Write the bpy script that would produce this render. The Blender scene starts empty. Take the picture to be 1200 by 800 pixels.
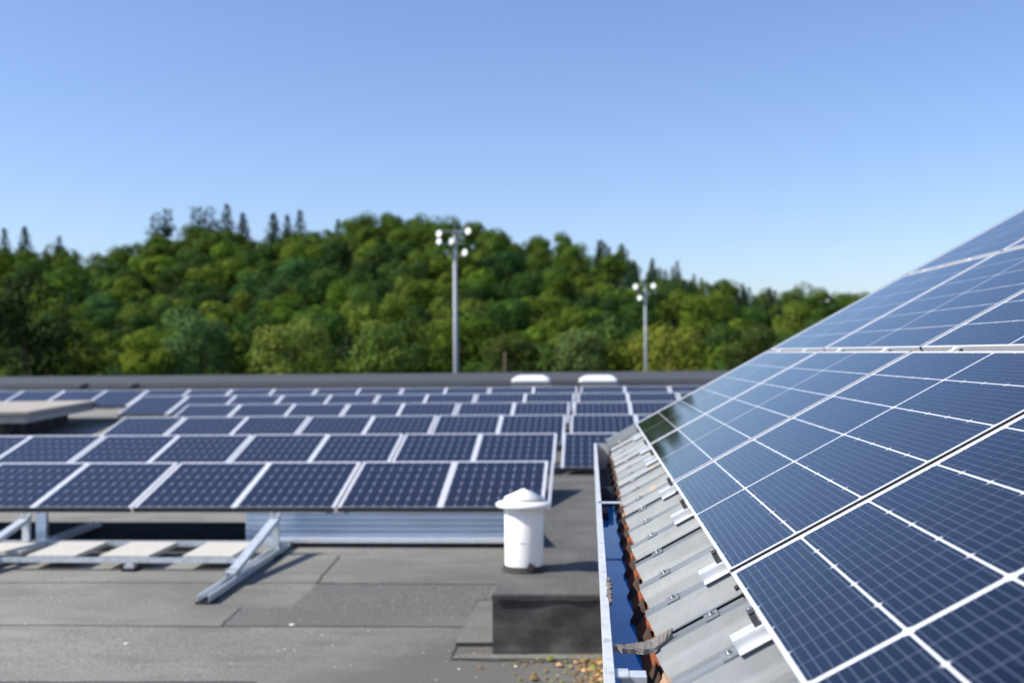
import bpy, math, random
from mathutils import Vector, Matrix, noise
R = math.radians
rnd = random.Random(7)

# ------------------------------------------------------------------ camera
H = 2.05                       # eye height above the lower roof deck
F = 1332.0                     # focal length for a 1200 px wide picture
CX, CY = 600.0, 400.0
def Z(D): return H - D         # height of a point D metres below the eye
yc = Vector(((691-CX)/F, -(412.5-CY)/F, -1)).normalized()      # world Y seen by the camera
hc = Vector((1, 0.0095, 0))
zc = hc.cross(-yc).normalized()
if zc.y < 0: zc = -zc
xc = yc.cross(zc)
M3 = Matrix((xc, yc, zc))      # columns of cam->world
cam_d = bpy.data.cameras.new('camera'); cam = bpy.data.objects.new('camera', cam_d)
bpy.context.scene.collection.objects.link(cam)
cam.matrix_world = Matrix.Translation((0, 0, H)) @ M3.to_4x4()
cam_d.sensor_width = 36; cam_d.lens = 36*F/1200; cam_d.clip_start = 0.05; cam_d.clip_end = 6000
cam_d.dof.use_dof = True; cam_d.dof.focus_distance = 3.0; cam_d.dof.aperture_fstop = 3.1
sc = bpy.context.scene; sc.camera = cam

# ------------------------------------------------------------------ light
SUN_EL = 43.0
sx, sy = -0.955, -0.255
n_ = math.hypot(sx, sy); sx /= n_; sy /= n_
sdir = Vector((sx*math.cos(R(SUN_EL)), sy*math.cos(R(SUN_EL)), math.sin(R(SUN_EL))))
w = bpy.data.worlds.new('World'); sc.world = w; w.use_nodes = True
nt = w.node_tree; nt.nodes.clear()
sky = nt.nodes.new('ShaderNodeTexSky'); sky.sky_type = 'NISHITA'; sky.sun_disc = False
sky.sun_elevation = R(SUN_EL); sky.sun_rotation = math.atan2(sx, sy)
sky.air_density = 1.0; sky.dust_density = 0.8; sky.ozone_density = 5.0; sky.altitude = 200
bg = nt.nodes.new('ShaderNodeBackground'); bg.inputs[1].default_value = 0.108
wo = nt.nodes.new('ShaderNodeOutputWorld')
tint = nt.nodes.new('ShaderNodeMix'); tint.data_type = 'RGBA'; tint.blend_type = 'MULTIPLY'; tint.inputs['Factor'].default_value = 1.0
tint.inputs['B'].default_value = (1.2, 1.14, 1.23, 1)
nt.links.new(sky.outputs[0], tint.inputs['A']); nt.links.new(tint.outputs['Result'], bg.inputs[0]); nt.links.new(bg.outputs[0], wo.inputs[0])
sl = bpy.data.lights.new('sun', 'SUN'); sl.energy = 4.9; sl.angle = R(0.53); sl.color = (1, 0.95, 0.85)
so = bpy.data.objects.new('sun', sl); sc.collection.objects.link(so)
so.rotation_euler = sdir.to_track_quat('Z', 'Y').to_euler()
sc.view_settings.view_transform = 'Standard'; sc.view_settings.look = 'None'
sc.view_settings.exposure = 0.45; sc.view_settings.gamma = 1
sc.view_settings.use_curve_mapping = False

# ------------------------------------------------------------------ helpers
C = sc.collection
def at(px, py, Y):
    """world point seen at photograph position (px, py) at distance Y down the gutter"""
    d = M3 @ Vector(((px-CX)/F, -(py-CY)/F, -1)); t = Y/d.y
    return Vector((d.x*t, Y, H + d.z*t))
def tag(o, label=None, cat=None, group=None, kind=None):
    if label: o['label'] = label
    if cat: o['category'] = cat
    if group: o['group'] = group
    if kind: o['kind'] = kind
    return o
def empty(name, loc=(0, 0, 0), rot=None, **k):
    o = bpy.data.objects.new(name, None); C.objects.link(o); o.location = loc
    o.empty_display_size = 0.1
    if rot is not None: o.rotation_euler = rot
    return tag(o, **k)
class MB:
    def __init__(s): s.v = []; s.f = []; s.m = []; s.smooth = []
    def quad(s, pts, m=0, sm=False):
        b = len(s.v); s.v += [tuple(p) for p in pts]; s.f.append(tuple(range(b, b+len(pts)))); s.m.append(m); s.smooth.append(sm)
    def box(s, c, d, m=0, rot=None, bev=0.0):
        hx, hy, hz = d[0]/2, d[1]/2, d[2]/2
        c = Vector(c); b = len(s.v)
        for x in (-hx, hx):
            for y in (-hy, hy):
                for z in (-hz, hz):
                    p = Vector((x, y, z))
                    if rot: p = rot @ p
                    s.v.append(tuple(p + c))
        for f in ((0,1,3,2), (4,6,7,5), (0,4,5,1), (2,3,7,6), (0,2,6,4), (1,5,7,3)):
            s.f.append(tuple(b+i for i in f)); s.m.append(m); s.smooth.append(False)
    def bar(s, a, b_, wx, wz, m=0, up=(0, 0, 1)):
        a = Vector(a); b_ = Vector(b_); d = (b_-a); L = d.length; d.normalize()
        side = d.cross(Vector(up)).normalized(); u = side.cross(d)
        s.box((a+b_)/2, (wx, L, wz), m, Matrix((side, d, u)).transposed())
    def channel(s, a, b_, wx, wz, t=0.004, m=0, up=(0, 0, 1), lip=0.012):
        """open-topped C rail"""
        a = Vector(a); b_ = Vector(b_); d = (b_-a).normalized()
        side = d.cross(Vector(up)).normalized(); u = side.cross(d)
        q = lambda o: (a+o, b_+o)
        for o, x, z in ((u*(-wz/2+t/2), wx, t), (side*(wx/2-t/2), t, wz-2*t), (side*(-wx/2+t/2), t, wz-2*t),
                        (side*(wx/2-lip/2)+u*(wz/2-t/2), lip, t), (side*(-wx/2+lip/2)+u*(wz/2-t/2), lip, t)):
            p, r = q(o); s.bar(p, r, x, z, m, up)
    def tube(s, a, b_, r0, r1=None, n=12, m=0, cap=True):
        a = Vector(a); b_ = Vector(b_); r1 = r0 if r1 is None else r1
        d = (b_-a).normalized(); x = d.orthogonal().normalized(); y = d.cross(x); b = len(s.v)
        for i in range(n):
            k = 2*math.pi*i/n; e = x*math.cos(k)+y*math.sin(k)
            s.v.append(tuple(a+e*r0)); s.v.append(tuple(b_+e*r1))
        for i in range(n):
            j = (i+1) % n; s.f.append((b+2*i, b+2*j, b+2*j+1, b+2*i+1)); s.m.append(m); s.smooth.append(True)
        if cap:
            s.f.append(tuple(b+2*i for i in range(n-1, -1, -1))); s.m.append(m); s.smooth.append(False)
            s.f.append(tuple(b+2*i+1 for i in range(n))); s.m.append(m); s.smooth.append(False)
    def lathe(s, prof, c=(0, 0, 0), n=40, m=0):
        b = len(s.v); k = len(prof)
        for i in range(n):
            a = 2*math.pi*i/n
            for r, z in prof: s.v.append((c[0]+r*math.cos(a), c[1]+r*math.sin(a), c[2]+z))
        for i in range(n):
            j = (i+1) % n
            for q in range(k-1):
                s.f.append((b+i*k+q, b+j*k+q, b+j*k+q+1, b+i*k+q+1)); s.m.append(m); s.smooth.append(True)
    def prism(s, poly, y0, y1, m=0):
        """poly of (x, z) extruded along Y"""
        n = len(poly); b = len(s.v)
        for x, z in poly: s.v += [(x, y0, z), (x, y1, z)]
        for i in range(n):
            j = (i+1) % n; s.f.append((b+2*i, b+2*j, b+2*j+1, b+2*i+1)); s.m.append(m); s.smooth.append(False)
        s.f.append(tuple(b+2*i for i in range(n-1, -1, -1))); s.m.append(m); s.smooth.append(False)
        s.f.append(tuple(b+2*i+1 for i in range(n))); s.m.append(m); s.smooth.append(False)
    def build(s, name, mats, parent=None, world=True, bevel=0, **k):
        me = bpy.data.meshes.new(name)
        off = Vector(parent.location) if (parent is not None and world) else Vector((0, 0, 0))
        if parent is not None and world and parent.parent is not None: off += Vector(parent.parent.location)
        me.from_pydata([tuple(Vector(p)-off) for p in s.v], [], s.f)
        if not isinstance(mats, (list, tuple)): mats = [mats]
        for mt in mats: me.materials.append(mt)
        me.polygons.foreach_set('material_index', s.m); me.polygons.foreach_set('use_smooth', s.smooth)
        me.update()
        o = bpy.data.objects.new(name, me); C.objects.link(o)
        if parent is not None: o.parent = parent
        if bevel:
            b = o.modifiers.new('bevel', 'BEVEL'); b.width = bevel; b.segments = 2; b.limit_method = 'ANGLE'
        return tag(o, **k)
def kids(o): return [c for c in bpy.data.objects if c.parent == o]
def copy_tree(o, parent=None, _k=None):
    c = o.copy(); C.objects.link(c); c.parent = parent
    for ch in kids(o): copy_tree(ch, c)
    return c
ORD = ['', 'first', 'second', 'third', 'fourth', 'fifth', 'sixth', 'seventh', 'eighth', 'ninth', 'tenth', 'eleventh',
       'twelfth', 'thirteenth', 'fourteenth', 'fifteenth', 'sixteenth', 'seventeenth', 'eighteenth', 'nineteenth',
       'twentieth', 'twenty-first', 'twenty-second', 'twenty-third', 'twenty-fourth', 'twenty-fifth', 'twenty-sixth', 'twenty-seventh', 'twenty-eighth']

# ------------------------------------------------------------------ materials
def mat(name, col, rough=0.5, metal=0.0, var=0.0, scale=5.0, col2=None, bump=0.0, bscale=50.0, coat=0.0, coatr=0.05,
        detail=5.0, spec=0.5, ramp=(0.35, 0.65), stretch=(1, 1, 1), rvar=0.0):
    m = bpy.data.materials.new(name); m.use_nodes = True; t = m.node_tree; p = t.nodes['Principled BSDF']
    p.inputs['Base Color'].default_value = (*col, 1); p.inputs['Roughness'].default_value = rough
    p.inputs['Metallic'].default_value = metal; p.inputs['Specular IOR Level'].default_value = spec
    p.inputs['Coat Weight'].default_value = coat; p.inputs['Coat Roughness'].default_value = coatr
    tc = t.nodes.new('ShaderNodeTexCoord'); mp = t.nodes.new('ShaderNodeMapping'); mp.inputs['Scale'].default_value = stretch
    t.links.new(tc.outputs['Object'], mp.inputs[0])
    if var or col2:
        nz = t.nodes.new('ShaderNodeTexNoise'); nz.inputs['Scale'].default_value = scale; nz.inputs['Detail'].default_value = detail
        nz.inputs['Roughness'].default_value = 0.62
        t.links.new(mp.outputs[0], nz.inputs['Vector'])
        cr = t.nodes.new('ShaderNodeValToRGB'); e = cr.color_ramp.elements
        e[0].position, e[1].position = ramp
        c2 = col2 if col2 else tuple(c*(1+var) for c in col); c1 = col if col2 else tuple(c*(1-var) for c in col)
        e[0].color = (*c1, 1); e[1].color = (*c2, 1)
        t.links.new(nz.outputs[0], cr.inputs[0]); t.links.new(cr.outputs[0], p.inputs['Base Color'])
        m['out'] = 1
        if rvar:
            mr = t.nodes.new('ShaderNodeMapRange'); mr.inputs['To Min'].default_value = rough-rvar; mr.inputs['To Max'].default_value = rough+rvar
            t.links.new(nz.outputs[0], mr.inputs[0]); t.links.new(mr.outputs[0], p.inputs['Roughness'])
    if bump:
        nb = t.nodes.new('ShaderNodeTexNoise'); nb.inputs['Scale'].default_value = bscale; nb.inputs['Detail'].default_value = 4
        t.links.new(mp.outputs[0], nb.inputs['Vector'])
        b = t.nodes.new('ShaderNodeBump'); b.inputs['Strength'].default_value = bump; b.inputs['Distance'].default_value = 0.01
        t.links.new(nb.outputs[0], b.inputs['Height']); t.links.new(b.outputs[0], p.inputs['Normal'])
    return m
def over(m, col, scale, lo, hi, fac=1.0, detail=6, stretch=(1, 1, 1)):
    """a second noise layer of patches over the base colour"""
    t = m.node_tree; p = t.nodes['Principled BSDF']; inp = p.inputs['Base Color']
    mx = t.nodes.new('ShaderNodeMix'); mx.data_type = 'RGBA'
    if inp.links: t.links.new(inp.links[0].from_socket, mx.inputs['A'])
    else: mx.inputs['A'].default_value = inp.default_value
    mx.inputs['B'].default_value = (*col, 1)
    tc = t.nodes.new('ShaderNodeTexCoord'); mp = t.nodes.new('ShaderNodeMapping'); mp.inputs['Scale'].default_value = stretch
    mp.inputs['Location'].default_value = (3.1*scale % 7, 1.7, 4.2)
    nz = t.nodes.new('ShaderNodeTexNoise'); nz.inputs['Scale'].default_value = scale; nz.inputs['Detail'].default_value = detail
    mr = t.nodes.new('ShaderNodeMapRange'); mr.inputs['From Min'].default_value = lo; mr.inputs['From Max'].default_value = hi
    mr.inputs['To Max'].default_value = fac
    t.links.new(tc.outputs['Object'], mp.inputs[0]); t.links.new(mp.outputs[0], nz.inputs['Vector'])
    t.links.new(nz.outputs[0], mr.inputs[0]); t.links.new(mr.outputs[0], mx.inputs['Factor'])
    t.links.new(mx.outputs['Result'], inp); return m

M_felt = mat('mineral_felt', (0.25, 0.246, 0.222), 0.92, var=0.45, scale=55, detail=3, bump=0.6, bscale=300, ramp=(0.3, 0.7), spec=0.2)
over(M_felt, (0.15, 0.146, 0.135), 0.5, 0.42, 0.68, 0.75); over(M_felt, (0.31, 0.305, 0.28), 1.3, 0.52, 0.74, 0.5)
over(M_felt, (0.16, 0.146, 0.128), 2.6, 0.5, 0.72, 0.6, stretch=(0.5, 1.5, 1))
M_felt2 = mat('dark_felt', (0.135, 0.132, 0.122), 0.9, var=0.4, scale=55, detail=3, bump=0.6, bscale=250, spec=0.2)
over(M_felt2, (0.165, 0.162, 0.15), 1.8, 0.45, 0.7, 0.7)
M_shade = mat('painted_shade', (0.012, 0.012, 0.013), 0.95, var=0.3, scale=5, spec=0.1)
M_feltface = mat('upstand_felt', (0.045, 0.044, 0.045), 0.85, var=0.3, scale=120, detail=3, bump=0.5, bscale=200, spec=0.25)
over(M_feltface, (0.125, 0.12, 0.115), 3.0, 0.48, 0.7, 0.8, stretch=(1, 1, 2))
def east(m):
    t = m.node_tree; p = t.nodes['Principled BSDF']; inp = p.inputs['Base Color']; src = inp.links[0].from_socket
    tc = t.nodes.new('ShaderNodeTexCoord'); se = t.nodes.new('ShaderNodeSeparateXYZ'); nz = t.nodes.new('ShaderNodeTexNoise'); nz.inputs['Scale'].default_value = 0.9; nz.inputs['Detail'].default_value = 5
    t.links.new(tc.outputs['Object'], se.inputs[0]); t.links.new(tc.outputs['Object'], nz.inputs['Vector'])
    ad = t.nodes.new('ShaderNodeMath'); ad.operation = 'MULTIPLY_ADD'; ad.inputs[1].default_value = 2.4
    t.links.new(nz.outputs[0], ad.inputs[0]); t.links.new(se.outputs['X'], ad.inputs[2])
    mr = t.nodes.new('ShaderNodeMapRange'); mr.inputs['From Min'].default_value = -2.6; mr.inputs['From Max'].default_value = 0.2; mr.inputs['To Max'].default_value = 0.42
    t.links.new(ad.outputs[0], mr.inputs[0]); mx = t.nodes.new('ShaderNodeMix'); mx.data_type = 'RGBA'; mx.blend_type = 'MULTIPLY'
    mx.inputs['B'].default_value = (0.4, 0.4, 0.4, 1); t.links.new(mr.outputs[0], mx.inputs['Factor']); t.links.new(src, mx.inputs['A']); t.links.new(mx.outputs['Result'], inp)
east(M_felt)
M_seam = mat('bitumen_seam', (0.045, 0.042, 0.04), 0.7, var=0.3, scale=30)
M_alu = mat('aluminium', (0.82, 0.83, 0.85), 0.38, 0.55, var=0.06, scale=12)
M_alu_dk = mat('grey_aluminium', (0.5, 0.51, 0.53), 0.42, 0.7, var=0.1, scale=12)
M_frame = mat('panel_frame', (0.8, 0.81, 0.83), 0.4, 0.35, var=0.04, scale=8)
M_galv = mat('galvanised_sheet', (0.18, 0.198, 0.205), 0.5, 0.25, var=0.13, scale=5, bump=0.12, bscale=14, rvar=0.1)
over(M_galv, (0.145, 0.155, 0.155), 2.2, 0.5, 0.72, 0.7); over(M_galv, (0.26, 0.28, 0.29), 4, 0.48, 0.66, 0.6, stretch=(0.25, 9, 0.25)); over(M_galv, (0.14, 0.14, 0.125), 3, 0.56, 0.74, 0.55, stretch=(0.4, 7, 0.4))
over(M_galv, (0.5, 0.28, 0.08), 7.3, 0.67, 0.73, 0.55)
M_galv2 = mat('galvanised_rail', (0.6, 0.64, 0.67), 0.4, 0.35, var=0.16, scale=22, bump=0.1, bscale=30, rvar=0.1)
M_zinc = mat('gutter_metal', (0.66, 0.68, 0.7), 0.45, 0.3, var=0.1, scale=30, bump=0.2, bscale=80)
over(M_zinc, (0.33, 0.33, 0.32), 22, 0.56, 0.7, 0.6)
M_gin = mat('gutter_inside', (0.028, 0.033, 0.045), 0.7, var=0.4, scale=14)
M_deflect = mat('deflector_sheet', (0.5, 0.62, 0.78), 0.28, 0.8, var=0.08, scale=6, stretch=(0.3, 1, 3))
M_white = mat('white_coated_metal', (0.80, 0.80, 0.78), 0.42, var=0.04, scale=6, bump=0.04, bscale=8)
over(M_white, (0.5, 0.44, 0.34), 4.5, 0.58, 0.75, 0.4, stretch=(1, 1, 0.35))
M_slab = mat('concrete_slab', (0.5, 0.475, 0.42), 0.9, var=0.12, scale=26, bump=0.3, bscale=160)
over(M_slab, (0.42, 0.4, 0.35), 5, 0.55, 0.75, 0.5)
M_rub = mat('black_rubber', (0.02, 0.02, 0.022), 0.8, var=0.2, scale=20)
M_back = mat('white_backsheet', (0.74, 0.76, 0.79), 0.5, coat=1.0, coatr=0.06, var=0.03, scale=4)
M_cell = mat('blue_cell', (0.002, 0.0026, 0.008), 0.35, coat=1.0, coatr=0.035, col2=(0.003, 0.0042, 0.011), scale=2.5, spec=0.0)
M_cellb = mat('blue_cell_b', (0.003, 0.004, 0.010), 0.35, coat=1.0, coatr=0.045, var=0.12, scale=3.5, spec=0.0)
over(M_cell, (0.05, 0.05, 0.045), 38, 0.66, 0.74, 0.35); over(M_cellb, (0.04, 0.04, 0.04), 7, 0.55, 0.8, 0.22)
M_bus = mat('ribbon', (0.13, 0.15, 0.205), 0.4, 0.2, coat=1.0, coatr=0.06, var=0.05)
M_cellL = mat('navy_cell', (0.004, 0.0045, 0.011), 0.3, coat=0.45, coatr=0.1, var=0.15, scale=3, spec=0.2)
M_backL = mat('pale_backsheet', (0.18, 0.18, 0.25), 0.45, coat=0.9, coatr=0.1, var=0.03)
M_gapL = mat('cell_gap', (0.10, 0.10, 0.16), 0.45, coat=0.9, coatr=0.1, var=0.03)
M_conc = mat('grey_render', (0.33, 0.32, 0.31), 0.85, var=0.12, scale=3, bump=0.2)
M_cap = mat('parapet_cap', (0.05, 0.052, 0.06), 0.85, 0.0, var=0.1, scale=2)
M_lightcap = mat('parapet_trim', (0.15, 0.15, 0.155), 0.55, 0.2, var=0.1, scale=1.5)
M_dome = mat('opal_dome', (0.82, 0.84, 0.84), 0.25, var=0.03, coat=0.5)
M_beige = mat('beige_stone', (0.36, 0.325, 0.28), 0.9, var=0.12, scale=3, bump=0.2)
M_pole = mat('mast_steel', (0.3, 0.33, 0.36), 0.6, 0.2, var=0.06)
M_lamp = mat('lamp_reflector', (0.92, 0.92, 0.9), 0.35, 0.0, coat=0.6, var=0.02)
M_bolt = mat('stainless_bolt', (0.5, 0.5, 0.5), 0.3, 0.9, var=0.1, scale=40)
M_rust = mat('rusty_washer', (0.42, 0.28, 0.2), 0.7, var=0.3, scale=60)
M_earth = mat('grass_ground', (0.045, 0.075, 0.02), 0.95, var=0.35, scale=0.06, bump=0.3, bscale=0.4)
M_under = mat('woodland_floor', (0.022, 0.035, 0.012), 0.95, var=0.45, scale=0.15)
M_bark = mat('bark', (0.09, 0.07, 0.05), 0.95, var=0.3, scale=3)
M_strip = mat('old_lead_felt', (0.17, 0.15, 0.14), 0.85, var=0.25, scale=60, bump=0.5, bscale=120)
M_stripe = mat('torn_felt_edge', (0.33, 0.32, 0.3), 0.95, var=0.4, scale=260, detail=3, bump=0.9, bscale=300)
M_moss = mat('dead_leaf', (0.2, 0.125, 0.05), 0.9, var=0.5, scale=30)
M_moss2 = mat('green_moss', (0.2, 0.2, 0.04), 0.95, var=0.4, scale=40)
M_pebble = mat('pale_grit', (0.75, 0.72, 0.66), 0.8, var=0.1)

def wood_mat():
    m = mat('plank', (0.38, 0.25, 0.165), 0.75, var=0.2, scale=10, stretch=(4, 0.5, 4), bump=0.2, bscale=30)
    t = m.node_tree; p = t.nodes['Principled BSDF']; inp = p.inputs['Base Color']; src = inp.links[0].from_socket
    tc = t.nodes.new('ShaderNodeTexCoord'); se = t.nodes.new('ShaderNodeSeparateXYZ'); t.links.new(tc.outputs['Object'], se.inputs[0])
    nz = t.nodes.new('ShaderNodeTexNoise'); nz.inputs['Scale'].default_value = 5; t.links.new(tc.outputs['Object'], nz.inputs['Vector'])
    ad = t.nodes.new('ShaderNodeMath'); ad.operation = 'MULTIPLY_ADD'; ad.inputs[1].default_value = 0.35; t.links.new(nz.outputs[0], ad.inputs[0]); t.links.new(se.outputs['Y'], ad.inputs[2])
    cr = t.nodes.new('ShaderNodeValToRGB'); cr.color_ramp.interpolation = 'LINEAR'
    mr = t.nodes.new('ShaderNodeMapRange'); mr.inputs['From Min'].default_value = -3.5; mr.inputs['From Max'].default_value = 6.5
    t.links.new(ad.outputs[0], mr.inputs[0]); t.links.new(mr.outputs[0], cr.inputs[0])
    e = cr.color_ramp.elements; e[0].position = 0.0; e[0].color = (0, 0, 0, 1); e[1].position = 1.0; e[1].color = (0, 0, 0, 1)
    for pos, v in ((0.275, 0), (0.285, 1), (0.50, 1), (0.515, 0)):
        n = e.new(pos); n.color = (v, v, v, 1)
    mx = t.nodes.new('ShaderNodeMix'); mx.data_type = 'RGBA'; t.links.new(cr.outputs[0], mx.inputs['Factor']); t.links.new(src, mx.inputs['A'])
    mx.inputs['B'].default_value = (0.21, 0.055, 0.010, 1); t.links.new(mx.outputs['Result'], inp); return m
M_wood = wood_mat()
M_tooth = mat('tooth_reflection', (0.05, 0.028, 0.016), 0.9, var=0.4, scale=30)

def water_mat():
    m = bpy.data.materials.new('still_water'); m.use_nodes = True; t = m.node_tree; p = t.nodes['Principled BSDF']
    p.inputs['Base Color'].default_value = (0.006, 0.25, 0.72, 1); p.inputs['Roughness'].default_value = 0.02
    p.inputs['IOR'].default_value = 1.15; p.inputs['Coat Weight'].default_value = 0.0; p.inputs['Coat Roughness'].default_value = 0.02
    tc = t.nodes.new('ShaderNodeTexCoord'); nz = t.nodes.new('ShaderNodeTexNoise'); nz.inputs['Scale'].default_value = 9
    b = t.nodes.new('ShaderNodeBump'); b.inputs['Strength'].default_value = 0.05; b.inputs['Distance'].default_value = 0.01
    t.links.new(tc.outputs['Object'], nz.inputs['Vector']); t.links.new(nz.outputs[0], b.inputs['Height']); t.links.new(b.outputs[0], p.inputs['Normal'])
    t.links.new(b.outputs[0], p.inputs['Coat Normal']); return m
M_water = water_mat()

def leaf_mat(name, dark):
    m = bpy.data.materials.new(name); m.use_nodes = True; t = m.node_tree; p = t.nodes['Principled BSDF']
    oi = t.nodes.new('ShaderNodeObjectInfo'); tc = t.nodes.new('ShaderNodeTexCoord'); nz = t.nodes.new('ShaderNodeTexNoise')
    nz.inputs['Scale'].default_value = 0.55; nz.inputs['Detail'].default_value = 4; t.links.new(tc.outputs['Object'], nz.inputs['Vector'])
    hs = t.nodes.new('ShaderNodeHueSaturation'); mr = t.nodes.new('ShaderNodeMapRange')
    mr.inputs['From Min'].default_value = 0.3; mr.inputs['From Max'].default_value = 0.7; mr.inputs['To Min'].default_value = 0.6; mr.inputs['To Max'].default_value = 1.45
    t.links.new(nz.outputs[0], mr.inputs[0]); t.links.new(mr.outputs[0], hs.inputs['Value']); t.links.new(oi.outputs['Color'], hs.inputs['Color'])
    t.links.new(hs.outputs[0], p.inputs['Base Color']); p.inputs['Roughness'].default_value = 0.8; p.inputs['Specular IOR Level'].default_value = 0.08
    tr = t.nodes.new('ShaderNodeBsdfTranslucent'); t.links.new(hs.outputs[0], tr.inputs[0])
    mx = t.nodes.new('ShaderNodeMixShader'); mx.inputs[0].default_value = 0.22
    out = [n for n in t.nodes if n.type == 'OUTPUT_MATERIAL'][0]
    t.links.new(p.outputs[0], mx.inputs[1]); t.links.new(tr.outputs[0], mx.inputs[2]); t.links.new(mx.outputs[0], out.inputs[0]); return m
M_leaf = leaf_mat('foliage', False)

# ------------------------------------------------------------------ terrain
RIDGE = [(-400, 300), (-100, 285), (0, 279), (40, 286), (100, 294), (150, 276), (185, 262), (220, 268), (260, 262), (300, 268), (350, 264), (400, 254), (430, 249),
         (500, 252), (560, 258), (600, 266), (640, 272), (700, 288), (760, 302), (820, 317), (860, 331), (885, 341), (930, 345), (1000, 346), (1100, 346), (1600, 350)]
def ridge_y(px):
    for (a, b), (c, d) in zip(RIDGE, RIDGE[1:]):
        if px <= c: return b+(d-b)*max(0, (px-a))/(c-a)
    return 350
Y0, Y1 = 168.0, 335.0
def hz(x, y):
    px = 691 + F*x/max(y, 40); zr = (412.5-ridge_y(px) + 0.0095*(691-px)*1.0)/F*Y1 - 6.2
    zr = max(zr, 3)
    if y < Y0: return -9.0
    if y > Y1: return zr - (y-Y1)*0.12
    t = (y-Y0)/(Y1-Y0)
    return -9.0 + (zr+9.0)*(t**0.92)
g = MB(); S = 1500
g.quad([(-S*2, -S, -9.02), (S*2, -S, -9.02), (S*2, S*2, -9.02), (-S*2, S*2, -9.02)])
g.build('ground', M_earth, kind='structure')
g = MB(); nx, ny = 90, 40
for j in range(ny+1):
    y = 150+(430-150)*j/ny
    for i in range(nx+1):
        x = (-0.95+1.75*i/nx)*y
        g.v.append((x, y, hz(x, y) if j > 0 else -9.3))
for j in range(ny):
    for i in range(nx):
        a = j*(nx+1)+i; g.f.append((a, a+1, a+nx+2, a+nx+1)); g.m.append(0); g.smooth.append(True)
g.build('hill', M_under, kind='structure')

# ------------------------------------------------------------------ flat roof deck
def low(y):   # height of lower deck
    return Z(2.10-0.010*y) if y < 13.5 else Z(1.965-0.028*(y-13.5))
def up(y):    # height of raised strip beside the pitched roof
    return Z(1.70-0.0095*y)
root = empty('flat_roof', (0, 0, 0), kind='structure')
g = MB(); ys = [2, 6, 13.5, 35]
for a, b in zip(ys, ys[1:]):
    g.quad([(-45, a, low(a)), (30, a, low(a)), (30, b, low(b)), (-45, b, low(b))])
g.quad([(-45, -20, low(2)), (30, -20, low(2)), (30, 2, low(2)), (-45, 2, low(2))])
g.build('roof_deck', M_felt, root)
g = MB(); g.prism([(-45, -9), (30, -9), (30, -0.45), (-45, -0.45)], -20, 34.9)
g.build('building_mass', M_conc, root)
# seams in the felt
def ribbon(g, pts, wd, lift):
    for (x0, y0), (x1, y1) in zip(pts, pts[1:]):
        d = Vector((x1-x0, y1-y0)).normalized(); nrm = Vector((-d.y, d.x))*wd/2
        g.quad([(x0-nrm.x, y0-nrm.y, low(y0)+lift), (x1-nrm.x, y1-nrm.y, low(y1)+lift), (x1+nrm.x, y1+nrm.y, low(y1)+lift), (x0+nrm.x, y0+nrm.y, low(y0)+lift)])
def wob(x0, y0, x1, y1, n, amp, sd):
    return [(x0+(x1-x0)*i/n + amp*noise.noise(Vector((sd, i*0.7, 0))), y0+(y1-y0)*i/n+amp*noise.noise(Vector((i*0.45, sd, 3)))) for i in range(n+1)]
def deckpt(px, py):
    D = lambda Y: H-low(Y)
    Y = 8.0
    for _ in range(40):
        p = at(px, py, Y); Y *= 1 + 0.6*(D(Y)/(H-p.z)-1)
    return (at(px, py, Y).x, Y)
def seam(a, b, wd, sd, n=30):
    p, q = deckpt(*a), deckpt(*b); ribbon(g, wob(p[0], p[1], q[0], q[1], n, 0.02, sd), wd, 0.0045)
g = MB()
seam((-200, 730.5), (258, 734), 0.015, 1.0, 60); seam((258, 734), (545, 734.5), 0.012, 2.0, 40)
seam((-200, 682), (395, 683), 0.016, 3.0, 60); seam((370, 683.5), (582, 684.5), 0.02, 4.0)
seam((258, 734), (282, 712), 0.016, 5.0, 8); seam((370, 683.5), (398, 651), 0.014, 6.0, 8)
seam((-200, 799.5), (300, 799), 0.02, 7.0); seam((530, 773), (700, 777), 0.02, 8.0, 20); seam((560, 703), (581, 702), 0.016, 9, 6)
seam((529, 773), (561, 702), 0.012, 9.5, 12)
g.build('felt_seam', M_seam, root)
# darker, slightly raised patch sheets of felt
g = MB()
def patch(pts, lift):
    w_ = [deckpt(*p) for p in pts]; g.quad([(x, y, low(y)+lift) for x, y in w_])
patch([(260, 733), (545, 733.5), (579, 685), (372, 684), (340, 712), (282, 712)], 0.0022)
g.build('felt_patch', M_felt2, root)
g = MB(); g.quad([(x, y, low(y)+.006) for x, y in ((-16, 11.3), (-3.5, 11.3), (-3.5, 13.15), (-16, 13.15))])  # near-black sheet on the deck stands in for shade under the front row
g.quad([(x, y, low(y)+.006) for x, y in ((-3.5, 11.8), (-.68, 11.8), (-.68, 13.15), (-3.5, 13.15))]); g.build('painted_shade', M_shade, root)
for o in [g]: pass

# raised strip (upstand) beside the pitched roof, its front turned towards the camera
Yf = 7.62; XL = at(577, 699, Yf).x
r2 = empty('roof_upstand', (XL, Yf, low(Yf)), kind='structure')
g = MB(); n = 26
for i in range(n):
    a = Yf+(35-Yf)*i/n; b = Yf+(35-Yf)*(i+1)/n
    g.quad([(XL, a, up(a)), (0.9, a, up(a)), (0.9, b, up(b)), (XL, b, up(b))], 0)
    g.quad([(XL, b, up(b)-.001), (XL, b, low(b)-.2), (XL, a, low(a)-.2), (XL, a, up(a)-.001)], 0)
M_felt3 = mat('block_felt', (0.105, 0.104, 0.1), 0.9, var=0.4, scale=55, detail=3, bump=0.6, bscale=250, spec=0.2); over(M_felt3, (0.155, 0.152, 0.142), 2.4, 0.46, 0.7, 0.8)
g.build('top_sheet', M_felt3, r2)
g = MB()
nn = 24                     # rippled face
zt, zb = up(Yf)-0.012, low(Yf)
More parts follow.
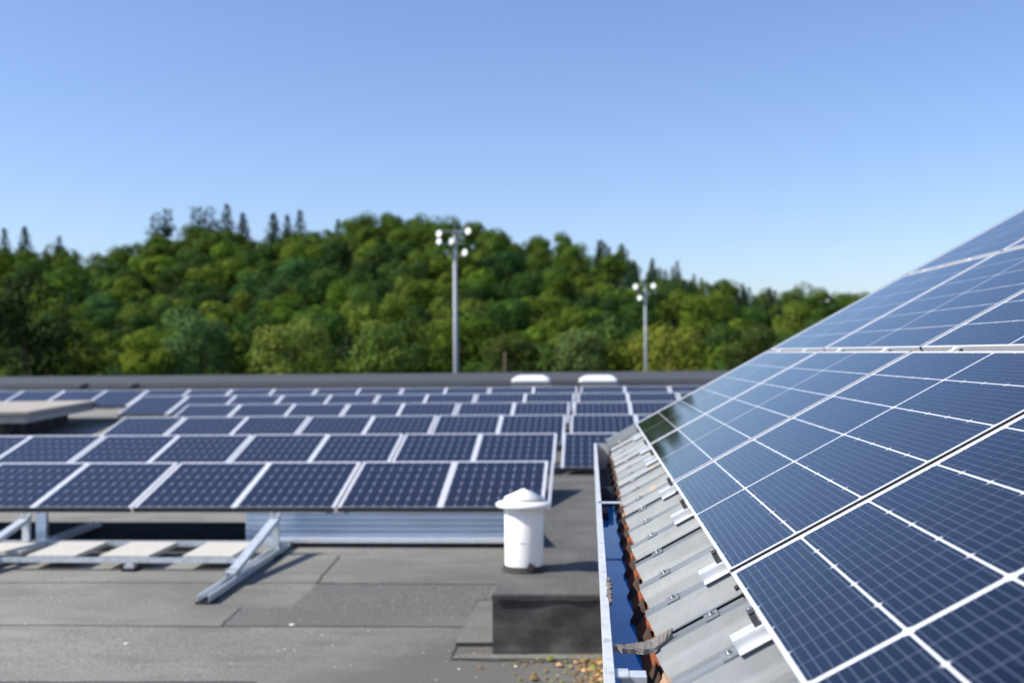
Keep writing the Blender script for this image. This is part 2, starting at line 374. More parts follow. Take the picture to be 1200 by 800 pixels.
def fy(x, t): return Yf - 0.004 + 0.012*noise.noise(Vector((x*5, t*3, 1))) - 0.03*(t**3)
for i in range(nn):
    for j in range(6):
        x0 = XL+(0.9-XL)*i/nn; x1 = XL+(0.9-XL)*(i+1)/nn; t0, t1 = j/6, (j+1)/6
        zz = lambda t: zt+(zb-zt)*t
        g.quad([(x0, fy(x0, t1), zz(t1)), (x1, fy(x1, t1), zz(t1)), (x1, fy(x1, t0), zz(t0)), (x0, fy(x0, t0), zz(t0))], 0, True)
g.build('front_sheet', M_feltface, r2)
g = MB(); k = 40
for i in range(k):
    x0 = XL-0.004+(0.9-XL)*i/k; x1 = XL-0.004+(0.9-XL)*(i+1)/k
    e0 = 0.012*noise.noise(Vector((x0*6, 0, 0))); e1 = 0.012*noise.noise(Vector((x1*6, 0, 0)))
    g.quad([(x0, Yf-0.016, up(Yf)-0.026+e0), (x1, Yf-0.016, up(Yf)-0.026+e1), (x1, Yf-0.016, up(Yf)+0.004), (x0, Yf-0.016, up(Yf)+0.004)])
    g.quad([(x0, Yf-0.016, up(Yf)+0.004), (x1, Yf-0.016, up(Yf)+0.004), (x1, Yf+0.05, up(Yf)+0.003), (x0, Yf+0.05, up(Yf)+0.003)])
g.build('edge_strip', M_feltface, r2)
# ramped flashing sheet at its left foot
g = MB(); a = deckpt(534, 757); b = deckpt(560, 705)
g.quad([(a[0], a[1], low(a[1])+0.028), (XL-.003, a[1], low(a[1])+0.03), (XL-.003, b[1], low(b[1])+0.02), (b[0], b[1], low(b[1])+0.01)], 0)
g.quad([(a[0], a[1]-.002, low(a[1])), (XL-.003, a[1]-.002, low(a[1])), (XL-.003, a[1]-.002, low(a[1])+0.03), (a[0], a[1]-.002, low(a[1])+0.028)], 1)
g.build('flashing_sheet', [M_felt, M_feltface], r2)
g = MB(); a = deckpt(529, 772); b = deckpt(706, 763)
g.quad([(a[0], a[1], low(a[1])+.008), (0.9, a[1], low(a[1])+.008), (0.9, Yf-.02, low(Yf)+.03), (a[0]+.05, Yf-.02, low(Yf)+.012)], 0)
g.build('foot_sheet', M_felt, r2)

# ------------------------------------------------------------------ pitched roof building
TH = R(28.6); c_, s_ = math.cos(TH), math.sin(TH)
EX, EZ = 0.313, Z(0.50)
def roofp(Y, s, n=0.0):
    return Vector((EX+s*c_-n*s_, Y, EZ+s*s_+n*c_))
RY0, RY1, SL0, SL1 = -1.0, 8.16, -0.238, 5.2
bld = empty('pitched_roof_building', (0.2, 3.5, low(3)), label='building with a pitched roof of grey trapezoidal metal sheets along a box gutter', cat='building')
PER = 0.3333; CR = 2.60      # crest phase
def prof(yy):                # trapezoid height profile (0 = crest)
    u = ((yy-CR)/PER+0.5) % 1.0 - 0.5; a = abs(u)*PER
    if a < 0.036: return 0.0
    if a < 0.078: return -0.056*(a-0.036)/0.042
    return -0.056
sheets = []
k = 0; ybreaks = [CR+0.085-1.0*4+1.0*i for i in range(0, 10)]
edges = [RY0]+[b for b in ybreaks if RY0+.2 < b < RY1-.2]+[RY1]
for i, (a, b) in enumerate(zip(edges, edges[1:])):
    g = MB(); lift = 0.0
    b2 = b+0.0 if i == len(edges)-2 else b
    a2 = a if i == 0 else a-0.06
    ysamp = sorted(set([a2, b2]+[CR+PER*q+d for q in range(-14, 22) for d in (-0.078, -0.036, 0.036, 0.078) if a2 < CR+PER*q+d < b2]))
    smp = [-0.238, -0.22, 0.0, 0.6, 1.5, 3.0, SL1]
    jt = [0.012*noise.noise(Vector((y*3, i, 2))) for y in ysamp]
    nb = len(g.v)
    for yi, y in enumerate(ysamp):
        over_ = 0.006 if (i > 0 and y < a+0.005) else 0.0
        tail = max(0, 1-(b2-y)/0.06)*(-0.004) if i < len(edges)-2 else 0
        for si, s in enumerate(smp):
            s2 = s + (jt[yi]*0.4 if si == 0 else 0)
            for th in (0, -0.0012):
                g.v.append(tuple(roofp(y, s2, -0.066+prof(y)+over_+tail+th)))
    W_ = len(smp)*2
    for yi in range(len(ysamp)-1):
        for si in range(len(smp)-1):
            p = nb+yi*W_+si*2; q = p+W_
            g.f.append((p, p+2, q+2, q)); g.f.append((p+1, q+1, q+3, p+3)); g.m += [0, 0]; g.smooth += [False, False]
        p = nb+yi*W_; q = p+W_
        g.f.append((p, q, q+1, p+1)); g.m.append(0); g.smooth.append(False)
    for yi in (0, len(ysamp)-1):
        for si in range(len(smp)-1):
            p = nb+yi*W_+si*2; g.f.append((p, p+1, p+3, p+2)); g.m.append(0); g.smooth.append(False)
    g.build('roof_sheet', M_galv, bld)
# saddle clips with bolts, one per crest near the eave
clip_root = None
def clip(Y, s):
    g = MB(); rot = Matrix(((0, c_, -s_), (-1, 0, 0), (0, s_, c_)))
    p = roofp(Y, s, -0.066)
    def P(x, y, z): return tuple(p + rot @ Vector((x, y, z)))
    for (x0, x1, y0, y1, z0, z1) in ((-.029, .029, -.017, .017, .0005, .004), (-.032, -.029, -.017, .017, -.008, .004), (.029, .032, -.017, .017, -.008, .004)):
        c8 = [P(x, y, z) for x in (x0, x1) for y in (y0, y1) for z in (z0, z1)]
        for f in ((0,1,3,2), (4,6,7,5), (0,4,5,1), (2,3,7,6), (0,2,6,4), (1,5,7,3)): g.quad([c8[q] for q in f])
    o = g.build('saddle_clip', M_galv, bld)
    g = MB(); g.tube(P(0, 0, .004), P(0, 0, .007), 0.008, n=14); g.tube(P(0, 0, .007), P(0, 0, .012), 0.0055, n=6)
    b = g.build('bolt', M_bolt, o, world=False)
    b.data.transform(Matrix.Translation(-Vector(bld.location)))
q0 = -4
for q in range(-3, 17):
    Y = CR+PER*q
    s = -0.0855 if q <= 0 else -0.157
    clip(Y, s+0.01*noise.noise(Vector((q, 0, 0))))
# plank behind the gutter
g = MB(); pl = [(0.106, Z(0.80)), (0.158, Z(0.716)), (0.18, Z(0.716)), (0.18, Z(0.80))]
g.prism(pl, RY0, RY1-0.02); g.build('fascia_board', M_wood, bld)
for q in range(-3, 16):  # dark tabs imitate the sheet ends' reflection along the water's edge
    Y = CR+PER*q; g = MB(); w1 = .055+.02*noise.noise(Vector((q*1.7, 0, 0))); x1 = .108+.006*noise.noise(Vector((q*2.3, 4, 0)))
    T = [(.150, Y-w1, Z(.722)), (.150, Y+w1, Z(.722)), (.128, Y+w1*.9, Z(.774)), (x1, Y+.01, Z(.772)), (.128, Y-w1*.9, Z(.774)), (.142, Y, Z(.70))]
    for f in ((0, 1, 5), (1, 2, 3), (3, 4, 0), (5, 1, 3), (0, 5, 3), (2, 4, 3)): g.quad([T[k_] for k_ in f])
    g.build('reflected_tooth', M_tooth, bld)
# verge flashing
g = MB()
g.quad([roofp(RY1+.002, SL0, -.055), roofp(RY1+.002, SL1, -.055), roofp(RY1+.002, SL1, -.2), roofp(RY1+.002, SL0, -.2)])
for y0_, n0_, y1_, n1_ in ((8.0, -.062, 8.02, -.012), (8.02, -.012, RY1+.003, -.012), (RY1+.003, -.012, RY1+.003, -.055)):
    g.quad([roofp(y0_, SL0, n0_), roofp(y1_, SL0, n1_), roofp(y1_, SL1, n1_), roofp(y0_, SL1, n0_)])
g.quad([roofp(RY1+.004, SL0, -.2), roofp(RY1+.004, SL1, -.2), roofp(RY1+.004, SL1, -.053), roofp(RY1+.004, SL0, -.053)])
g.build('verge_flashing', M_galv, bld)
g = MB(); tp = roofp(0, SL1, -.12)
g.prism([(0.19, low(3)-.3), (0.19, Z(.80)), (0.205, Z(.735)), (tp.x, tp.z-.03), (tp.x+4.5, tp.z-2.4), (tp.x+4.5, low(3)-.3)], RY0, RY1-0.03)
g.build('wall', M_conc, bld)
g = MB(); g.quad([roofp(RY0, SL1, -.066), roofp(RY1, SL1, -.066), roofp(RY1, SL1, -.066)+Vector((4.6, 0, -2.5)), roofp(RY0, SL1, -.066)+Vector((4.6, 0, -2.5))])
g.build('rear_roof_slope', M_galv, bld)
# gutter
g = MB(); LX, LW, LD = 0.030, 0.017, 0.65
def wobx(y): return 0.0016*noise.noise(Vector((y*2.3, 0, 0)))
yy = [RY0+(RY1-RY0)*i/60 for i in range(61)]
sec = [(LX-.003, Z(.84)), (LX-.003, Z(LD+.016)), (LX-.006, Z(LD+.014)), (LX-.006, Z(LD)), (LX+LW-.004, Z(LD)), (LX+LW-.004, Z(LD+.014)), (LX, Z(LD+.016)), (LX, Z(.838)), (0.123, Z(.838)), (0.123, Z(.84))]
for a, b in zip(yy, yy[1:]):
    for k in range(len(sec)):
        p, q = sec[k], sec[(k+1) % len(sec)]
        m_ = 1 if k in (6, 7) else 0
        g.quad([(p[0]+wobx(a), a, p[1]), (q[0]+wobx(a), a, q[1]), (q[0]+wobx(b), b, q[1]), (p[0]+wobx(b), b, p[1])], m_)
g.quad([(LX-.006, RY1, Z(LD)), (0.13, RY1, Z(LD)), (0.13, RY1, Z(.84)), (LX-.006, RY1, Z(.84))], 0)
gut = g.build('gutter', [M_zinc, M_gin], bld)
def gpart(g, name, m):
    o = g.build(name, m, gut, world=False); o.data.transform(Matrix.Translation(-Vector(bld.location))); return o
g = MB(); g.box((0.082, 4.95, Z(.652)), (.10, .045, .004)); g.box((.033, 4.95, Z(.70)), (.004, .045, .1)); gpart(g, 'gutter_strap', M_alu)
g = MB(); g.box((0.075, 5.75, Z(.745)), (.075, .02, .13)); gpart(g, 'gutter_stop', M_gin)
g = MB(); g.box((0.062, 5.38, Z(.755)), (.035, .22, .03)); gpart(g, 'gutter_block', M_gin)
g = MB(); g.box((0.083, 2.35, Z(.735)), (.052, .05, .15), 0); g.box((.058, 2.352, Z(.66)), (.03, .06, .004), 0); gpart(g, 'gutter_joint', M_galv2)
# standing water
g = MB(); nn = 30
g.quad([(LX+.001, 2.60, Z(.775)), (0.1210, 2.60, Z(.775)), (0.1210, 5.74, Z(.775)), (LX+.001, 5.74, Z(.775))])
g.build('water', M_water, kind='structure')
# torn strip lying across the gutter
g = MB(); N = 14
base_l = (0.045, 2.56)
for i in range(N+1):
    t = i/N
    x = 0.046+t*0.135; z = Z(0.655)-0.010*math.sin(t*math.pi)+0.004*t + max(0, t-.66)*.035
    y0 = 2.545+0.02*t+0.006*noise.noise(Vector((t*9, 0, 0))); y0 += 0.10*max(0, t-.72); y1 = y0+0.006+0.05*t if t < 0.72 else y0+0.042*(1-(t-.72)/.29)
    for (y, dz) in ((y0, 0), (y1, 0.004+0.012*t), (y0, -.011-0.003*noise.noise(Vector((t*14, 2, 0)))), (y1, -.004)): g.v.append((x, y, z+dz))
for i in range(N):
    a = 4*i; b = a+4
    for f, m_ in (((a, b, b+1, a+1), 0), ((a+2, a, b, b+2)[::-1], 1), ((a+2, a+3, b+3, b+2), 0), ((a+1, b+1, b+3, a+3), 0)):
        g.f.append(f); g.m.append(m_); g.smooth.append(False)
g.f.append((0, 1, 3, 2)); g.m.append(1); g.smooth.append(False)
g.build('torn_felt_strip', [M_strip, M_stripe], label='torn curling strip of grey felt bridging the gutter onto the metal sheets', cat='felt strip')
g = MB()
for i in range(9):
    y = 2.98+i*0.035; g.box((LX+LW-.001+0.003*rnd.random(), y, Z(LD)-.001), (.008, .034, .012+.006*rnd.random()), 0, Matrix.Rotation(rnd.uniform(-.3, .3), 3, 'Z'))
g.build('peeling_sealant', M_strip, label='dark crumbling strip of sealant stuck to the gutter lip above the water', cat='sealant')

# ------------------------------------------------------------------ blue half-cell modules on the pitched roof
PL, PW = 1.742, 1.027
def module():
    root = empty('solar_module')
    g = MB(); fw, ft = 0.0085, 0.035
    for (cx, cy, dx, dy) in ((PL/2, fw/2, PL, fw), (PL/2, PW-fw/2, PL, fw), (fw/2, PW/2, fw, PW-2*fw), (PL-fw/2, PW/2, fw, PW-2*fw)):
        g.box((cx, cy, -ft/2), (dx, dy, ft))
    g.build('frame', M_frame, root, bevel=0.0008)
    g = MB(); g.box((PL+.0015, PW/2, -.019), (.0028, PW-.002, .034)); g.box((-.0015, PW/2, -.019), (.0028, PW-.002, .034)); g.box((PL/2, PW+.0015, -.019), (PL, .0028, .034)); g.box((PL+.017, PW/2, -.040), (0.0275, PW+.02, .006)); g.box((PL/2, PW+.017, -.040), (PL, 0.0275, .006)); g.build('gap_shade', M_rub, root)  # black strips and side faces stand in for shade in the module gaps
    for cx in (.44, 1.31):
        g = MB(); g.box((cx, PW+.017, -.003), (.045, .036, .008)); g.tube((cx, PW+.017, .001), (cx, PW+.017, .006), .006, n=6); g.build('mid_clamp', M_alu, root)
    g = MB(); zb = -0.0022
    g.quad([(fw, fw, zb), (PL-fw, fw, zb), (PL-fw, PW-fw, zb), (fw, PW-fw, zb)], 0)
    g.quad([(fw, fw, zb-.005), (fw, PW-fw, zb-.005), (PL-fw, PW-fw, zb-.005), (PL-fw, fw, zb-.005)], 0)
    cw, ch_, gx, gy = 0.0825, 0.1645, 0.0020, 0.0050
    half = 10*cw+9*gx; mid = 0.018; mx = (PL-2*half-mid)/2; my = (PW-6*ch_-5*gy)/2
    for hh in (0, 1):
        ox = mx+hh*(half+mid)
        for j in range(6):
            y0 = my+j*(ch_+gy)
            for i in range(10):
                x0 = ox+i*(cw+gx); x1 = x0+cw; y1 = y0+ch_; k = 0.0085; z = zb+.0005
                # half cells are cut: chamfered corners on alternate sides
                if i % 2 == 0: pts = [(x0+k*.75, y0), (x1, y0), (x1, y1), (x0+k*.75, y1), (x0, y1-k), (x0, y0+k)]
                else: pts = [(x0, y0), (x1-k*.75, y0), (x1, y0+k), (x1, y1-k), (x1-k*.75, y1), (x0, y1)]
                g.quad([(px, py, z) for px, py in pts], 1 if (i*7+j*3+hh) % 3 else 2)
            for b in range(9):
                yb = y0+ch_*(b+0.5)/9
                g.quad([(ox-.004, yb-.0006, zb+.001), (ox+half+.004, yb-.0006, zb+.001), (ox+half+.004, yb+.0006, zb+.001), (ox-.004, yb+.0006, zb+.001)], 3)
            # pale line in each narrow gap between neighbouring half cells
            for i in range(9):
                xg = ox+(i+1)*cw+i*gx
                g.quad([(xg, y0+.001, zb+.0008), (xg+gx, y0+.001, zb+.0008), (xg+gx, y0+ch_-.001, zb+.0008), (xg, y0+ch_-.001, zb+.0008)], 4)
    g.build('laminate', [M_back, M_cell, M_cellb, M_bus, M_gapR], root)
    return root
for _m in (M_cell, M_cellb):
    _p = _m.node_tree.nodes['Principled BSDF'].inputs
    _p['Coat Weight'].default_value = 0.0; _p['Roughness'].default_value = 0.045; _p['Specular IOR Level'].default_value = 0.5; _p['IOR'].default_value = 1.42
    _p['Specular Tint'].default_value = (0.4, 0.66, 1.0, 1)
for _m in (M_cell, M_cellb, M_bus): _m.node_tree.nodes['Principled BSDF'].inputs['Coat IOR'].default_value = 1.33
M_gapR = mat('narrow_gap', (0.115, 0.13, 0.18), 0.45, coat=1.0, coatr=0.06, var=0.05)
mod0 = module()
RM = Matrix(((0, c_, -s_), (-1, 0, 0), (0, s_, c_)))
rowname = ['bottom row beside the gutter', 'second row up from the gutter', 'third row up from the gutter', 'top row up from the gutter']
colname = ['module at the far verge end', 'second module from the far verge', 'third module from the far verge', 'nearest module']
YF = 7.925; GAP = 0.034; first = True
for r in range(4):
    for cidx in range(4):
        o = mod0 if first else copy_tree(mod0); first = False
        yf = YF-cidx*(PL+GAP); p = roofp(yf, r*(PW+GAP), 0)
        yaw = 0.0
        o.matrix_world = Matrix.Translation(p) @ RM.to_4x4()
        tag(o, 'blue solar module, %s, %s' % (colname[cidx], rowname[r]), 'solar panel', 'blue solar modules on the pitched roof')
# mounting rails sticking out under the lowest edge
def mini_rail():
    root = empty('mounting_rail')
    g = MB(); L = 0.38; wd = 0.05; h = 0.027
    g.box((0, 0, h-.002), (wd, L, .004)); g.box((-wd/2+.002, 0, h/2-.002), (.004, L, h-.004)); g.box((wd/2-.002, 0, h/2-.002), (.004, L, h-.004))
    g.box((-wd/2-.009, 0, .0015), (.02, L, .003)); g.box((wd/2+.009, 0, .0015), (.02, L, .003))
    g.build('rail', M_alu, root, bevel=.001)
    g = MB(); g.box((.0, -.131, h+.012), (.03, .014, .024), 0); g.box((0, -.124, h+.029), (.03, .026, .004), 0); g.build('end_clamp', M_cap, root, bevel=.001)
    g = MB(); g.tube((0, -.130, h+.031), (0, -.130, h+.037), .0065, n=6); g.build('bolt', M_bolt, root)
    g = MB(); g.tube((-.03, .03, .003), (-.03, .03, .010), .007, n=6); g.tube((-.03, -.12, .003), (-.03, -.12, .010), .007, n=6); g.build('rivet', M_bolt, root)
    return root
rail0 = mini_rail(); first = True
rq = [-1, 1, 4, 6, 10, 12, 15]
words = ['nearest', 'second nearest', 'third nearest', 'fourth nearest', 'fifth nearest', 'sixth nearest', 'farthest']
for i, q in enumerate(rq):
    o = rail0 if first else copy_tree(rail0); first = False
    Y = CR+PER*q
    o.matrix_world = Matrix.Translation(roofp(Y, -0.068+.19, -0.0645)) @ RM.to_4x4() 
    tag(o, 'short silver mounting rail sticking out below the blue modules, %s of the seven' % words[i], 'mounting rail', 'mounting rails under the blue modules')

# ------------------------------------------------------------------ navy panels in tilted rows on the flat roof
w_ = 1.05; TW, TL = 1.064, 1.43
def navy(kindpair):
    root = empty('solar_module')
    g = MB(); fw, ft = 0.03, 0.045
    for (cx, cy, dx, dy) in ((TW/2, fw/2, TW, fw), (TW/2, TL-fw/2, TW, fw), (fw/2, TL/2, fw, TL-2*fw), (TW-fw/2, TL/2, fw, TL-2*fw)):
        g.box((cx, cy, -ft/2), (dx, dy, ft))
    g.build('frame', M_frame, root, bevel=0.002)
    g = MB(); g.box((TW/2, -.004, -.024), (TW, .007, .05)); g.box((TW/2, .009, .0012), (TW-.06, .019, .002)); g.build('lower_edge', M_cap, root)
    g = MB(); zb = -.003
    g.quad([(fw, fw, zb), (TW-fw, fw, zb), (TW-fw, TL-fw, zb), (fw, TL-fw, zb)], 0)
    g.quad([(fw, fw, zb-.006), (fw, TL-fw, zb-.006), (TW-fw, TL-fw, zb-.006), (TW-fw, fw, zb-.006)], 0)
    nx, ny = 9, 6; gx, gy = .006, .006; m = .008
    cw = (TW-2*fw-2*m-(nx-1)*gx)/nx; ch_ = (TL-2*fw-2*m-(ny-1)*gy)/ny; k = .017; ky = .034
    for i in range(nx):
        for j in range(ny):
            x0 = fw+m+i*(cw+gx); y0 = fw+m+j*(ch_+gy); x1 = x0+cw; y1 = y0+ch_
            g.quad([(x0+k, y0, zb+.001), (x1-k, y0, zb+.001), (x1, y0+ky, zb+.001), (x1, y1-ky, zb+.001), (x1-k, y1, zb+.001), (x0+k, y1, zb+.001), (x0, y1-ky, zb+.001), (x0, y0+ky, zb+.001)], 1)
            ym = (y0+y1)/2
    for j in range(ny):
        for q in (0.5,):
            yb = fw+m+j*(ch_+gy)+ch_*q
            g.quad([(fw+m, yb-.002, zb+.002), (TW-fw-m, yb-.002, zb+.002), (TW-fw-m, yb+.002, zb+.002), (fw+m, yb+.002, zb+.002)], 2)
    g.build('laminate', [M_backL, M_cellL, M_gapL], root)
    return root
nv0 = navy(0); nfirst = True
TILT = R(13.8)
ct, st = math.cos(TILT), math.sin(TILT)
rowsp = [(12.39, 1.18, -0.465), (15.14, 1.072, -0.445), (18.1, 0.988, -0.39), (21.0, 0.915, -0.38), (23.8, 0.848, -0.33), (26.7, 0.80, -0.30)]
roword = ['first', 'second', 'third', 'fourth', 'fifth', 'sixth']
leftlim = [-8.2, -9.8, -8.75, -8.6, -10.6, -17.5]
rightlim = [-0.4, 3.2, 3.2, 3.3, 3.4, 3.6]
def place_row(ri):
    global nfirst
    Yt, Dt, xr = rowsp[ri]; Yt *= w_; zt = Z(Dt*w_); xr *= w_
    yb_ = Yt-TL*ct; zb_ = zt-TL*st
    out = []
    def put(x0, lab):
        global nfirst
        o = nv0 if nfirst else copy_tree(nv0); nfirst = False
        o.location = (x0, yb_, zb_); o.rotation_euler = (TILT+R(rnd.uniform(-.15, .15)), 0, R(rnd.uniform(-.12, .12)))
        tag(o, lab, 'solar panel', 'navy solar panels in tilted rows on the flat roof')
    x = xr; k = 0
    while x-TW > leftlim[ri]-.2:
        k += 1
        put(x-TW, 'navy solar panel, %s to the left of the aisle in the %s row' % (ORD[k], roword[ri]))
        x -= TW+0.003
        if k % 2 == 0: x -= 0.03
    x2 = xr+0.085*w_ if ri else 99; k = 0
    while x2 < rightlim[ri]:
        k += 1
        put(x2, 'navy solar panel, %s to the right of the aisle in the %s row' % (ORD[k], roword[ri]))
        x2 += TW+0.003
        if k % 2 == 0: x2 += 0.03
    # racking for the row
    rk = empty('panel_rack', ((x+xr)/2, yb_+.7, low(yb_+.7)), label='aluminium rack with posts carrying the %s row of tilted navy panels' % roword[ri], cat='rack', group='racks under the navy panel rows')
    g = MB()
    for f in (0.18, 0.82):
        a = Vector((x+.1, yb_+TL*f*ct+.05*st, zb_+TL*f*st-.05*ct-.022)); b = Vector(((x2 if ri else xr)-.08, a.y, a.z))
        g.bar(a, b, .04, .038, 0)
    g.build('cross_rail', M_alu_dk, rk)
    xx = xr-.12
    while xx > x:
        for f in (0.18, 0.82):
            p = Vector((xx, yb_+TL*f*ct+.05*st, zb_+TL*f*st-.05*ct-.043)); q = Vector((xx, p.y, low(p.y)+.002))
            if ri == 0 and xx < -3.4: continue
            g = MB(); g.bar(q, p, .05, .05, 0, up=(0, 1, 0)); g.build('post', M_alu_dk, rk)
        xx -= 2.16
    return xr, yb_, zb_
for i in range(6): info = place_row(i); 
Yb1 = 12.39*w_-TL*ct; zb1 = Z(1.18*w_)-TL*st; xr1 = -0.465*w_

# corrugated wind deflector under the front row, with base rail
xl = at(285, 640, Yb1-.1).x; xrd = xr1+.02
dfl = empty('wind_deflector', ((xl+xrd)/2, Yb1, low(Yb1)), label='shiny ribbed metal wind deflector sheet below the right end of the front panel row', cat='deflector')
g = MB(); zt = zb1-.055; zb2 = low(Yb1)+.055
prf = []; nrib = 5; hh = (zt-zb2)/nrib
for i in range(nrib):
    z0 = zb2+i*hh
    prf += [(0.0, z0), (0.0, z0+hh*.55), (.022, z0+hh*.66), (.022, z0+hh*.9)]
prf.append((0.0, zt))
for (o0, z0), (o1, z1) in zip(prf, prf[1:]):
    ya, yb2 = Yb1-.015+o0, Yb1-.015+o1
    g.quad([(xl, ya, z0), (xrd, ya, z0), (xrd, yb2, z1), (xl, yb2, z1)])
    g.quad([(xl, ya+.002, z0), (xl, yb2+.002, z1), (xrd, yb2+.002, z1), (xrd, ya+.002, z0)])
g.build('ribbed_sheet', M_deflect, dfl)
g = MB(); g.box(((xl+xrd)/2+.12, Yb1-.045, low(Yb1)+.075), (xrd-xl-.15, .07, .045)); g.build('base_rail', M_alu, dfl, bevel=.002)
# side plate closing the right end of the front row
sp = empty('side_plate', (xr1+.02, Yb1+.7, low(Yb1+.7)), label='upright metal side plate closing the right end of the front panel row', cat='metal plate')
g = MB(); n0 = 0.03
pts = [(Yb1, low(Yb1)+.03), (Yb1+TL*ct, low(13)+.03), (Yb1+TL*ct, zb1+TL*st-.05), (Yb1, zb1-.05)]
g.quad([(xr1+.035, y, z) for y, z in pts]); g.quad([(xr1+.039, y, z) for y, z in pts][::-1])
g.build('plate', M_deflect, sp)
g = MB(); g.bar((xr1+.055, Yb1, zb1-.03), (xr1+.055, Yb1+TL*ct, zb1+TL*st-.03), .03, .05); g.build('edge_rail', M_alu, sp)

g = MB(); wy0, wy1 = 9.35, 10.5  # wedge added and shaped for the triangular shadow it casts on the upstand
for xo in (-.505, -.501):
    q = [(xo, wy0, up(wy0)+.002), (xo, wy1, up(wy1)+.002), (xo, wy0+.02, up(wy0)+.2)]
    g.quad(q if xo > -.503 else q[::-1])
g.build('shadow_wedge', M_deflect, label='added upright shadow-casting wedge on the upstand just behind the white vent pipe', cat='metal plate')
# ------------------------------------------------------------------ triangular support frames without panels, ballast slabs, rails
def tri(px_top, label, first):
    Yp = 11.15; x = at(px_top, 613, Yp).x - 0.0
    rt = empty('support_frame', (x, 9.0, low(9)), label=label, cat='support frame', group='bare triangular support frames')
    zc_ = lambda y: low(y)+.045
    g = MB(); g.channel((x, 9.02, zc_(9.02)), (x, Yb1+1.2, zc_(Yb1+1.2)), .10, .06, .005); g.build('base_rail', M_galv2, rt)
    g = MB(); a = Vector((x, 9.72, low(9.72)+.095)); b = Vector((x, Yp+.02, low(Yp)+.36))
    g.channel(a, b, .085, .045, .005, up=(0, 0, -1)); g.build('sloping_brace', M_galv2, rt)
    g = MB(); g.channel((x, Yp, low(Yp)+.07), (x, Yp, low(Yp)+.33), .07, .05, .005, up=(0, 1, 0)); g.build('post', M_galv2, rt)
    g = MB(); g.box((x, 9.78, low(9.78)+.12), (.11, .05, .035)); g.tube((x-.055, 9.78, low(9.78)+.11), (x+.075, 9.78, low(9.78)+.11), .012, n=8)
    g.build('lower_bracket', M_alu_dk, rt, bevel=.003)
    g = MB(); g.box((x, Yp-.02, low(Yp)+.385), (.10, .06, .02)); g.tube((x-.035, Yp, low(Yp)+.36), (x-.035, Yp, low(Yp)+.425), .013, n=8); g.tube((x+.035, Yp+.01, low(Yp)+.36), (x+.035, Yp+.01, low(Yp)+.415), .015, n=8)
    g.build('top_bracket', M_alu_dk, rt, bevel=.003)
    g = MB(); g.box((x, 9.12, low(9.1)+.012), (.14, .2, .018)); g.box((x, 11.0, low(11)+.012), (.16, .2, .018)); g.build('rubber_pad', M_rub, rt)
    return x
xa = tri(323, 'bare galvanised triangular support frame between the white slabs and the ribbed deflector', 1)
xb = tri(31, 'bare galvanised triangular support frame at the left edge beside the blue post', 0)
tri(-262, 'bare galvanised triangular support frame, the one mostly beyond the left picture edge', 0)
# cross rails
g = MB(); yr = 10.37; g.channel((xb-2.6, yr, low(yr)+.098), (xa-.03, yr, low(yr)+.098), .05, .042, .005, lip=.008)
o = g.build('cross_rail', M_galv2, label='long front cross rail running in front of the pale ballast slabs', cat='rail', group='cross rails carrying the slabs')
g = MB(); yr2 = 11.2; g.channel((xb-2.6, yr2, low(yr2)+.105), (xa+.12, yr2, low(yr2)+.105), .06, .05, .005, lip=.01)
o = g.build('cross_rail', M_galv2, label='rear cross rail running behind the pale ballast slabs', cat='rail', group='cross rails carrying the slabs')
g = MB(); fx = at(153, 665, yr).x; g.box((fx, yr, low(yr)+.045), (.09, .09, .03)); g.box((fx, yr, low(yr)+.066), (.05, .05, .02)); g.box((fx, yr, low(yr)+.015), (.13, .13, .025), 1)
g.build('rail_foot', [M_galv2, M_rub], label='small metal foot under the front cross rail near the middle slab', cat='foot')
# ballast slabs
for px, nm in ((80, 'leftmost'), (164, 'middle'), (258, 'rightmost')):
    x = at(px, 648, 10.79).x; yc_ = 10.79; sd_ = MB()
    sd_.box((x, yc_, low(yc_)+.108), (.48, .74, .045), 0, Matrix.Rotation(R(rnd.uniform(-1.5, 1.5)), 3, 'Z') @ Matrix.Rotation(R(0.5), 3, 'X'))
    sd_.build('ballast_slab', M_slab, bevel=.006, label='pale concrete ballast slab on the cross rails, %s of the three slabs between the frames' % nm, cat='slab', group='ballast slabs on the cross rails')
x = at(-20, 655, 10.6).x; sd_ = MB(); sd_.box((x, 10.85, low(11)+.108), (.75, .5, .045)); sd_.build('ballast_slab', M_slab, bevel=.006, label='pale ballast slab at the left edge behind the triangular frame', cat='slab', group='ballast slabs on the cross rails')
# blue tinted post carrying the front row
x = at(50, 620, Yb1-.02).x; g = MB(); g.channel((x, Yb1-.03, low(Yb1)+.03), (x, Yb1-.03, zb1-.05), .11, .06, .005, up=(0, 1, 0)); g.build('leg_post', M_deflect, label='flat metal post holding up the front panel row beside the left triangular frame', cat='post')
for px in (118,):
    pass

# ------------------------------------------------------------------ white vent pipe
Yv = 8.50; VS = 0.92; pv = at(614.5, 668, Yv); zb0 = up(Yv)
vr = empty('vent_pipe', (pv.x, Yv, zb0), label='white metal vent pipe with a wide round rain cap standing on the dark felt upstand', cat='vent pipe')
vx, vy = pv.x, Yv
LQ = lambda p: [(a*VS, b*VS) for a, b in p]
g = MB(); g.lathe(LQ([(0.158, 0.01), (0.158, 0.50), (0.156, 0.502)]), (vx, vy, zb0), 56); g.build('pipe', M_white, vr)
g = MB(); g.lathe(LQ([(0.0, .66), (0.004, .659), (0.158, .590), (0.160, .574), (0.10, .574)]), (vx, vy, zb0), 56); g.build('cap_cone', M_white, vr)
g = MB(); g.lathe(LQ([(0.08, .577), (0.15, .570), (0.222, .545), (0.228, .537), (0.226, .520), (0.215, .512), (0.15, .505), (.1, .502)]), (vx, vy, zb0), 64); g.build('cap_rim', M_white, vr)
